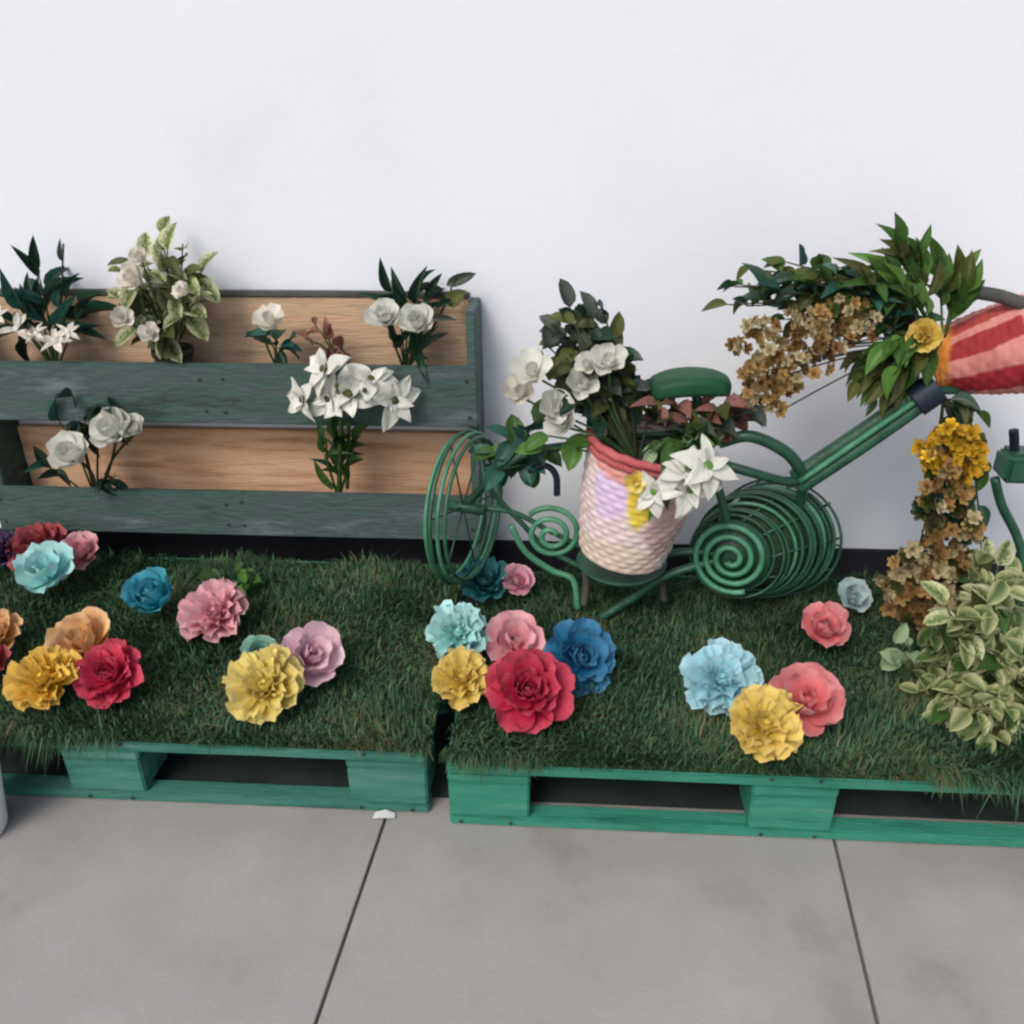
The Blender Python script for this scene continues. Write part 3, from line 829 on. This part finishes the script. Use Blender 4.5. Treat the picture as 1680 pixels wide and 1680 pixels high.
for off in (-1, 0.9):
    ox, oy = 9 * off * .55, 12 * off * .83
    tb('steering_tube', [(1306 + ox, 792 + oy, .48), (1420 + ox, 716 + oy, .47), (1528 + ox, 640 + oy, .46)], .0145, M_metal)
tb('steering_rod', [(1312, 790, .465), (1420, 715, .455), (1520, 646, .445)], .006, M_metall)
tb('tube_cap', [(1500, 660, .46), (1520, 646, .46), (1538, 634, .46)], .031, M_navy, seg=14)
tb('pot_holder', [(1530, 640, .46), (1570, 640, .48), (1630, 636, .52), (1700, 610, .54)], .008)
tb('cross_handle', [(1606, 480, .48), (1640, 486, .47), (1690, 500, .46), (1790, 512, .46)], .012, M_dark)
# saddle
def blob(name, sx, sy, sz, e=5.0, seg=28):
    bm = bmesh.new()
    bmesh.ops.create_uvsphere(bm, u_segments=seg, v_segments=12, radius=1)
    for v in bm.verts:
        c = v.co
        k = (abs(c.x) ** e + abs(c.y) ** e + abs(c.z) ** e) ** (-1 / e)
        v.co = V((c.x * k * sx, c.y * k * sy, c.z * k * sz))
        v.co.z -= .012 * (v.co.x / sx) ** 2 - .004 * v.co.x / sx
        v.co.y *= 1 - .2 * max(0, v.co.x / sx)
    me = bpy.data.meshes.new(name); bm.to_mesh(me); bm.free()
    return smooth(me)
link('saddle', blob('saddle', .076, .045, .019), M_saddle, t, loc=at_y(1132, 626, .47) - TB)
# tray that carries the basket
pb = at_y(1020, 912, .47)
link('pot_tray', lathe('pot_tray', [(.001, -.02), (.075, -.02), (.095, 0), (.092, 0), (.07, -.012), (.001, -.012)], 28), M_metal, t, loc=pb - TB + V((0, 0, -.012)))
tb('tray_leg', [(960, 935, .47), (962, 960, .47), (958, 992, .47)], .008, M_dark)
tb('tray_leg', [(1082, 935, .47), (1086, 955, .47), (1090, 985, .47)], .008, M_dark)
tb('tray_arm', [(960, 900, .50), (900, 870, .50), (840, 840, .50), (765, 832, .50)], .006)
tb('tray_arm', [(1080, 912, .47), (1130, 905, .46), (1195, 910, .45)], .008)

# ------------------------------------------------------------------ baskets
def basket(name, label, base, axis, r0, r1, h, M_body, M_rim, rows=13, spin=0, amp=1.0, rim=.0085, st=32, twist=0.0, group='painted baskets'):
    o = thing(name, base, label, 'basket', group)
    z = V(axis).normalized(); x = (V((1, 0, 0)) - z * z.x).normalized(); y = z.cross(x)
    o.matrix_basis = Matrix(((x.x, y.x, z.x, base[0]), (x.y, y.y, z.y, base[1]), (x.z, y.z, z.z, base[2]), (0, 0, 0, 1)))
    seg = st * 3
    per = 5
    nr = rows * per
    vs, fs, uvs = [], [], []
    for j in range(nr + 1):
        v = j / nr
        row = min(rows - 1, j // per); ph = (j % per) / per
        r_ = r0 + (r1 - r0) * v ** .85 + .006 * math.sin(v * math.pi)
        for k in range(seg):
            a = 2 * math.pi * k / seg
            bulge = math.sin(math.pi * ph) if j < nr else 0
            wv = math.sin(a * st / 2 + math.pi * row)
            q = r_ + .0042 * amp * bulge * (0.45 + .55 * wv) + .0022 * noise.noise(V((a * 3, v * 9, r0 * 50)))
            vs.append((q * math.cos(a), q * math.sin(a), h * v)); uvs.append((k / seg + twist * (v - .5), v))
    for j in range(nr):
        for k in range(seg):
            k2 = (k + 1) % seg
            fs.append((j * seg + k, j * seg + k2, (j + 1) * seg + k2, (j + 1) * seg + k))
    # inner wall and soil disc close the basket
    b0 = len(vs)
    for (r_, zz) in [(r1 - .006, h), (r1 - .012, h * .8), (.0005, h * .78), (.0005, .0), ]:
        for k in range(seg):
            a = 2 * math.pi * k / seg
            vs.append((r_ * math.cos(a), r_ * math.sin(a), zz)); uvs.append((k / seg, zz / h))
    rings_ = [nr * seg, b0, b0 + seg, b0 + 2 * seg]
    for A, B in zip(rings_[:-1], rings_[1:]):
        for k in range(seg):
            k2 = (k + 1) % seg
            fs.append((A + k, A + k2, B + k2, B + k))
    for k in range(seg):
        k2 = (k + 1) % seg
        fs.append((b0 + 3 * seg + k, b0 + 3 * seg + k2, k2, k))
    me = mesh('basket_weave', vs, fs)
    ul = me.uv_layers.new(name='UVMap')
    for lp in me.loops:
        ul.data[lp.index].uv = uvs[lp.vertex_index]
    link('basket_weave', me, M_body, o, m=Matrix.Rotation(spin, 4, 'Z'))
    link('soil', mesh('soil', [(math.cos(k * .2094) * (r1 - .011) * q_, math.sin(k * .2094) * (r1 - .011) * q_, h * .88 + .006 * noise.noise(V((k * .7, q_ * 5, 0)))) for q_ in (1, .5, .02) for k in range(30)], [(a * 30 + k, a * 30 + (k + 1) % 30, a * 30 + 30 + (k + 1) % 30, a * 30 + 30 + k) for a in range(2) for k in range(30)]), M_potdark, o)
    rp = []
    for k in range(72):
        a = 2 * math.pi * k / 72
        rp.append(V((math.cos(a) * (r1 + .001), math.sin(a) * (r1 + .001), h + .0012 * math.sin(a * 18))))
    link('rim', tube_mesh('rim', rp, rim, 8, True), M_rim, o)
    link('rim', tube_mesh('rim', [q * .985 + V((0, 0, -rim * 1.5)) for q in rp], rim * .9, 8, True), M_rim, o)
    return o
M_pot1 = pot_mat('pink_basket_paint', [srgb(200, 170, 172), srgb(224, 204, 200), srgb(212, 188, 186)],
                 [(.655, .70, .06, .28, srgb(214, 190, 218)), (.745, .86, .048, .42, srgb(224, 198, 74)), (.74, .95, .22, .16, srgb(214, 150, 140)), (.68, .12, .2, .16, srgb(216, 196, 178)), (.86, .45, .08, .3, srgb(190, 160, 154))])
M_rim1 = mat('red_basket_rim', [srgb(150, 66, 68), srgb(186, 100, 102)], scale=20, rough=0.7)
basket('painted_basket', 'pale pink painted basket with red rim and yellow patch amid the planter', at_y(1020, 905, .45), (.16, -.02, 1), .086, .114, .252, M_pot1, M_rim1, 19, amp=.72, st=40)
M_pot2 = pot_mat('red_striped_basket_paint', [srgb(182, 108, 102), srgb(206, 134, 126), srgb(194, 118, 112)],
                 [(u_, .55, w_, 2.0, c) for u_, w_, c in [(.575, .034, srgb(164, 66, 62)), (.68, .025, srgb(170, 78, 78)), (.765, .036, srgb(158, 56, 64)), (.10, .05, srgb(150, 40, 48)), (.30, .05, srgb(150, 40, 48)), (.47, .04, srgb(150, 44, 48))]]
                 + [(.86, .4, .06, 1.6, srgb(222, 176, 156)), (.7, 1.0, .4, .22, srgb(208, 134, 56)), (.7, .0, .4, .2, srgb(214, 150, 138))])
M_rim2 = mat('orange_basket_rim', [srgb(176, 104, 50), srgb(204, 136, 66)], scale=20, rough=0.7)
p2 = at_y(1706, 562, .48)
m2 = at_y(1534, 592, .53)
basket('painted_basket', 'red striped basket tipped on its side at the top of the slanting green tubes', p2, m2 - p2, .094, .056, (m2 - p2).length, M_pot2, M_rim2, 13, amp=.5, twist=.07, rim=.0035)

# bouquet in the middle basket
b = at_y(1045, 760, .43)
t = plant('bouquet', b, 'bouquet of white flowers with grey-green foliage in the pink basket', 'bouquet',
          ell(945, 565, 68, 66, .47, 18, .05) + [at_y(935, 505, .47), at_y(965, 500, .47), at_y(990, 515, .47), at_y(1005, 560, .47), at_y(890, 560, .46), at_y(905, 530, .46)], 7, .046, .028, [LM['grey'], LM['grey'], LM['dark'], LM['olive']], 'oval', start=.45, stem=M_stemd)
for tip in ell(1000, 650, 50, 42, .45, 7, .04):
    stemto(t, b, tip, .0025, M_stemd)
    for k in range(6):
        d = V((R.gauss(0, 1), R.gauss(0, 1), R.gauss(0, .8)))
        leaf(t, b, V(tip) + d * .008, d, (0, -.6, 1), .052, .03, R.choice([LM['dark'], LM['olive'], LM['dark']]), 'oval')
for (x, y, r_, m_) in [(876, 616, 40, 'white'), (852, 650, 34, 'cream'), (950, 638, 34, 'white'), (998, 600, 38, 'white'), (908, 676, 38, 'white'), (926, 700, 32, 'white'), (965, 602, 24, 'white')]:
    p = at_y(x, y, .40); stemto(t, b, p, .0024); blossom(t, p, r_, PM[m_], 'open', 'soft', (R.uniform(-.4, .2), -.6, .65))
for (x, y, dx, dz) in [(900, 715, -.6, -.2), (950, 730, -.2, -.4), (930, 722, .1, -.6), (968, 725, -.5, .1), (890, 735, -.9, 0)]:
    stemto(t, b, at_y(x, y, .42), .002)
    leaf(t, b, at_y(x, y, .42), (dx, -.3, dz), (0, -.7, .8), .055, .03, LM['bright'], 'oval')
# white lilies drooping on the right of that basket
b = at_y(1098, 752, .40)
t = plant('lily_plant', b, 'big white lilies drooping over the right side of the pink basket', 'plant',
          [at_y(1130, 715, .40), at_y(1165, 720, .42), at_y(1110, 740, .38), at_y(1090, 790, .36), at_y(1180, 700, .42)], 4, .07, .028, [LM['green'], LM['bright'], LM['green']], 'lance', start=.3, droop=.2)
for (x, y, r_, n_) in [(1160, 765, 56, (.5, -.6, .6)), (1130, 802, 58, (.3, -.8, .3)), (1074, 806, 44, (-.4, -.85, .2)), (1128, 772, 48, (0, -.7, .7))]:
    p = at_y(x, y, .30 + R.uniform(-.01, .01))
    stemto(t, b, p, .003)
    blossom(t, p, r_, PM['white'], 'lily2', 'lily', n_, core=LM['bright'], nm='flower')
# yellow patch flower between
b = at_y(1042, 782, .33)
t = thing('yellow_flower', b, 'small yellow flower against the front of the pink basket', 'flower')
blossom(t, b + V((0, -.02, 0)), 22, PM['lemon'], 'open', 'soft', (-.1, -1, .3), nm='blossom')
stemto(t, at_y(1060, 745, .36), b, .0025)

# brownish pink foliage between basket and saddle
b = at_y(1120, 730, .46)
plant('dry_foliage', b, 'brownish pink dry leaves between the basket and the saddle', 'plant',
      [at_y(x, y, .44 + R.uniform(-.03, .03)) for x, y in [(1075, 665), (1110, 660), (1150, 668), (1190, 660), (1225, 655), (1090, 690), (1135, 690), (1180, 690), (1210, 680), (1240, 665), (1235, 690)]], 6, .052, .026, [LM['red'], LM['red'], LM['olive'], LM['grey']], 'lance', start=.45, stem=M_stemd)
b = at_y(1150, 745, .45)
plant('leafy_sprig', b, 'soft green leaves above the white lilies, against the green tubes', 'plant',
      [at_y(1120, 705, .43), at_y(1160, 700, .43), at_y(1190, 712, .44), at_y(1145, 720, .42), at_y(1085, 728, .35), at_y(1105, 738, .33), at_y(1065, 742, .34), at_y(1120, 728, .36)], 5, .05, .026, [LM['green'], LM['pale'], LM['green']], 'lance', start=.3)
b = at_y(860, 770, .52)
plant('leafy_sprig', b, 'blue-green leaves over the top of the ring wheel', 'plant',
      [at_y(x, y, .50 + R.uniform(-.02, .02)) for x, y in [(800, 740), (830, 715), (865, 700), (880, 690), (845, 745), (890, 735), (815, 770), (870, 750)]], 4, .06, .036, [LM['teal'], LM['teal'], LM['green']], 'oval', start=.4)

# ------------------------------------------------------------------ arrangement spilling from the tipped basket
b = at_y(1545, 568, .50)
t = plant('bouquet', b, 'wide dark green foliage spilling left out of the tipped red basket', 'bouquet',
      ell(1330, 490, 130, 52, .52, 14, .07) + [at_y(1205, 470, .52), at_y(1230, 440, .54), at_y(1290, 430, .54), at_y(1195, 500, .50), at_y(1340, 435, .54), at_y(1390, 440, .54)], 12, .046, .023, [LM['dark'], LM['teal'], LM['green'], LM['green'], LM['olive']], 'lance', start=.35, stem=M_stemd, droop=.15)
plant('leaf_spray', b, 'upright tuft of long pointed green leaves above the mouth of the red basket', 'plant',
      [at_y(x, y, .50 + R.uniform(-.04, .04)) for x, y in [(1462, 395), (1500, 410), (1440, 440), (1530, 440), (1570, 445), (1480, 470), (1420, 460), (1590, 470), (1550, 490)]], 9, .058, .020, [LM['green'], LM['green'], LM['bright'], LM['olive'], LM['bright']], 'lance', start=.4, droop=-.25, spread=.6, facing=.9)
plant('leaf_spray', b, 'hanging yellow-green leaves below the mouth of the red basket', 'plant',
      [at_y(x, y, .46 + R.uniform(-.04, .04)) for x, y in [(1480, 600), (1440, 630), (1400, 590), (1430, 600), (1500, 560), (1390, 635), (1450, 570), (1420, 655), (1460, 650)]], 8, .056, .025, [LM['green'], LM['olive'], LM['bright'], LM['olive']], 'lance', start=.35, droop=.6)

def floret_cluster(name, base, label, cat, spots, mats, rpx, extra=None):
    t = thing(name, base, label, cat)
    base = V(base)
    ls = []
    for i, p in enumerate(spots):
        p = V(p)
        r_ = rpx / ppm(p) * R.uniform(.75, 1.25)
        m_ = R.choice(mats)
        d = V((R.gauss(0, .6), -1, R.gauss(.4, .5)))
        f = link('floret', FLORET[i % 3], m_, t, m=frame(p - base, d.orthogonal(), d, r_, r_, r_))
        if i % 14 == 0:
            stemto(t, base, p, .0016, M_stemd, .01)
    return t
def floret_mesh(seed):
    rr = random.Random(seed)
    vs, fs = [], []
    for (cnt, elev, ln, wd) in [(6, 10, 1.0, .75), (5, 45, .8, .7), (3, 75, .55, .6)]:
        a0 = rr.random() * 6
        for k in range(cnt):
            a = a0 + 6.283 * k / cnt + rr.uniform(-.2, .2)
            e = math.radians(elev + rr.uniform(-12, 12))
            rd = V((math.cos(a), math.sin(a), 0)); sd_ = V((-math.sin(a), math.cos(a), 0)); z_ = V((0, 0, 1))
            b0 = len(vs)
            for (t_, w_) in [(0, .12), (.5, .42), (.85, .36), (1.0, .12)]:
                c = rd * (t_ * math.cos(e)) * ln + z_ * (t_ * math.sin(e) + .12 * t_ * t_) * ln
                cu = z_ * .12 * t_
                vs += [c - sd_ * w_ * wd + cu, c - z_ * .02, c + sd_ * w_ * wd + cu]
            for j in range(3):
                for i in range(2):
                    q = b0 + j * 3 + i
                    fs.append((q, q + 1, q + 4, q + 3))
    return mesh('floret', vs, fs)
FLORET = [floret_mesh(i) for i in range(3)]
sp = ell(1285, 575, 88, 62, .46, 80, .05, edge=.1) + ell(1265, 630, 45, 50, .45, 36, .03, edge=.1) + ell(1380, 530, 64, 44, .46, 40, .04, .1)
floret_cluster('dried_flower_spray', at_y(1500, 560, .48), 'tan and brown dried flower spray under the dark foliage, left of the red basket', 'dried flowers', sp, [PM['tan'], PM['buff'], PM['tan'], PM['brown'], PM['buff']], 11.5)
# yellow bloom at the basket's mouth
p = at_y(1517, 553, .455)
t = thing('yellow_flower', p, 'bright yellow bloom at the mouth of the tipped red basket', 'flower')
blossom(t, p, 34, PM['yellow'], 'white', 'crepe', (-.4, -.8, .4), nm='blossom')
stemto(t, b, p, .003)

# ------------------------------------------------------------------ golden garland hanging right of the tubes
tp_ = at_y(1548, 655, .47)
t = plant('leafy_vine', tp_, 'trailing green vine hanging from under the red basket to the golden flowers', 'plant',
      [at_y(1570, 700, .47), at_y(1600, 715, .47), at_y(1620, 780, .48), at_y(1590, 850, .48), at_y(1600, 675, .48), at_y(1520, 860, .46), at_y(1580, 930, .46), at_y(1500, 930, .44), at_y(1610, 900, .46)], 7, .05, .024, [LM['olive'], LM['green'], LM['dark']], 'lance', start=.2, stem=M_stemd, droop=.5)
sp = ell(1562, 745, 54, 48, .45, 60, .03, .1)
floret_cluster('golden_flower', at_y(1560, 700, .47), 'round golden yellow flower head hanging below the red basket', 'flower', sp, [PM['gold'], PM['amber'], PM['gold'], PM['tan']], 13)
sp = ell(1555, 850, 46, 85, .44, 60, .03, .1)
t = floret_cluster('dried_flower_spray', at_y(1560, 780, .46), 'narrow hanging column of olive gold dried flowers below the golden head', 'dried flowers', sp, [PM['tan'], PM['brown'], PM['tan'], LM['olive'], LM['dark'], PM['buff']], 15)
sp = ell(1530, 960, 82, 75, .42, 95, .05, .1)
floret_cluster('dried_flower_spray', at_y(1550, 1010, .43), 'brown and buff dried flowers heaped at the foot of the hanging column', 'dried flowers', sp, [PM['brown'], PM['tan'], PM['buff'], PM['brown'], LM['olive'], PM['buff']], 15)

# ------------------------------------------------------------------ variegated shrub in the right corner
b = at_z(1640, 1190, .152)
b.y += .06
tips = ell(1595, 1085, 92, 115, .24, 24, .08) + ell(1625, 965, 58, 68, .34, 10, .05) + [at_y(1530, 1170, .15), at_y(1570, 1205, .12), at_y(1620, 1212, .10), at_y(1668, 1205, .10), at_y(1540, 1120, .18), at_y(1600, 1170, .11), at_y(1650, 1165, .11), at_y(1720, 1090, .2), at_y(1560, 1040, .24)]
plant('variegated_shrub', b, 'large cream-edged variegated shrub standing on the grass at the right edge', 'shrub', tips, 7, .050, .028, [LM['varieg2'], LM['varieg2'], LM['varieg'], LM['olive'], LM['green']], 'oval', start=.3, dense=330, dense_mat=LM['varieg2'])
b = at_z(1500, 1150, .152); b.y += .05
plant('pale_plant', b, 'pale mint-green pointed leaves left of the variegated shrub', 'plant',
      [at_y(1465, 1050, .27), at_y(1490, 1056, .27), at_y(1480, 1080, .25)], 2, .055, .036, [LM['pale']], 'oval', start=.6, facing=1)
# few leaves behind the round pink flower
b = at_z(385, 985, .152); b.y += .03
plant('leafy_sprig', b, 'small bright green leafy sprig behind the round pink paper flower', 'plant',
      [at_y(350, 942, b.y), at_y(385, 935, b.y), at_y(420, 948, b.y), at_y(400, 955, b.y - .02)], 4, .04, .024, [LM['bright'], LM['green'], LM['green']], 'oval', start=.4)

# ------------------------------------------------------------------ second metal stand at the right edge
q = at_y(1675, 905, .60)
t = thing('metal_stand', (q.x, .60, .152), 'dark green metal stand with a peg and slanting leg at the right edge', 'stand')
TB = t.location.copy()
q = at_y(1672, 762, .60)
link('head_box', box_mesh('head_box', .17, .07, .066, .012, 3), M_metal, t, loc=q - TB + V((.045, 0, 0)))
tube('peg', [at_y(1664, 740, .60), at_y(1664, 722, .60), at_y(1663, 706, .60)], .010, M_navy, t)
tube('leg', [at_y(1632, 785, .60), at_y(1644, 830, .60), at_y(1672, 890, .60), at_y(1690, 985, .56)], .010, M_metal, t)
tube('leg', [at_y(1725, 785, .60), at_y(1735, 850, .60), at_y(1740, 990, .56)], .010, M_metal, t)

# ------------------------------------------------------------------ white pot cut by the left edge, paper scrap
t = thing('white_bucket', (-0.8480, -.062, 0), 'white plastic bucket just showing at the left edge in front of the pallet', 'bucket')
t.scale = (.66, .66, 1.12)
link('bucket_body', lathe('bucket_body', [(.001, 0.001), (.072, .001), (.077, .008), (.111, .165), (.107, .165), (.073, .012), (.001, .012)], 40), M_white, t)
link('rim', lathe('rim', [(.1105, .156), (.1145, .157), (.1145, .172), (.107, .172), (.1065, .16)], 40), M_white, t)
q = at_z(630, 1340, 0.003)
vs = [(-.02, -.006, .001), (0, -.009, .006), (.021, -.004, .002), (-.017, .007, .004), (.002, .009, .009), (.019, .008, .002)]
s_ = link('paper_scrap', mesh('paper_scrap', vs, [(0, 1, 4, 3), (1, 2, 5, 4)]), M_white, loc=q)
tag(s_, 'crumpled scrap of white paper on the concrete by the faded pallet corner', 'paper scrap')
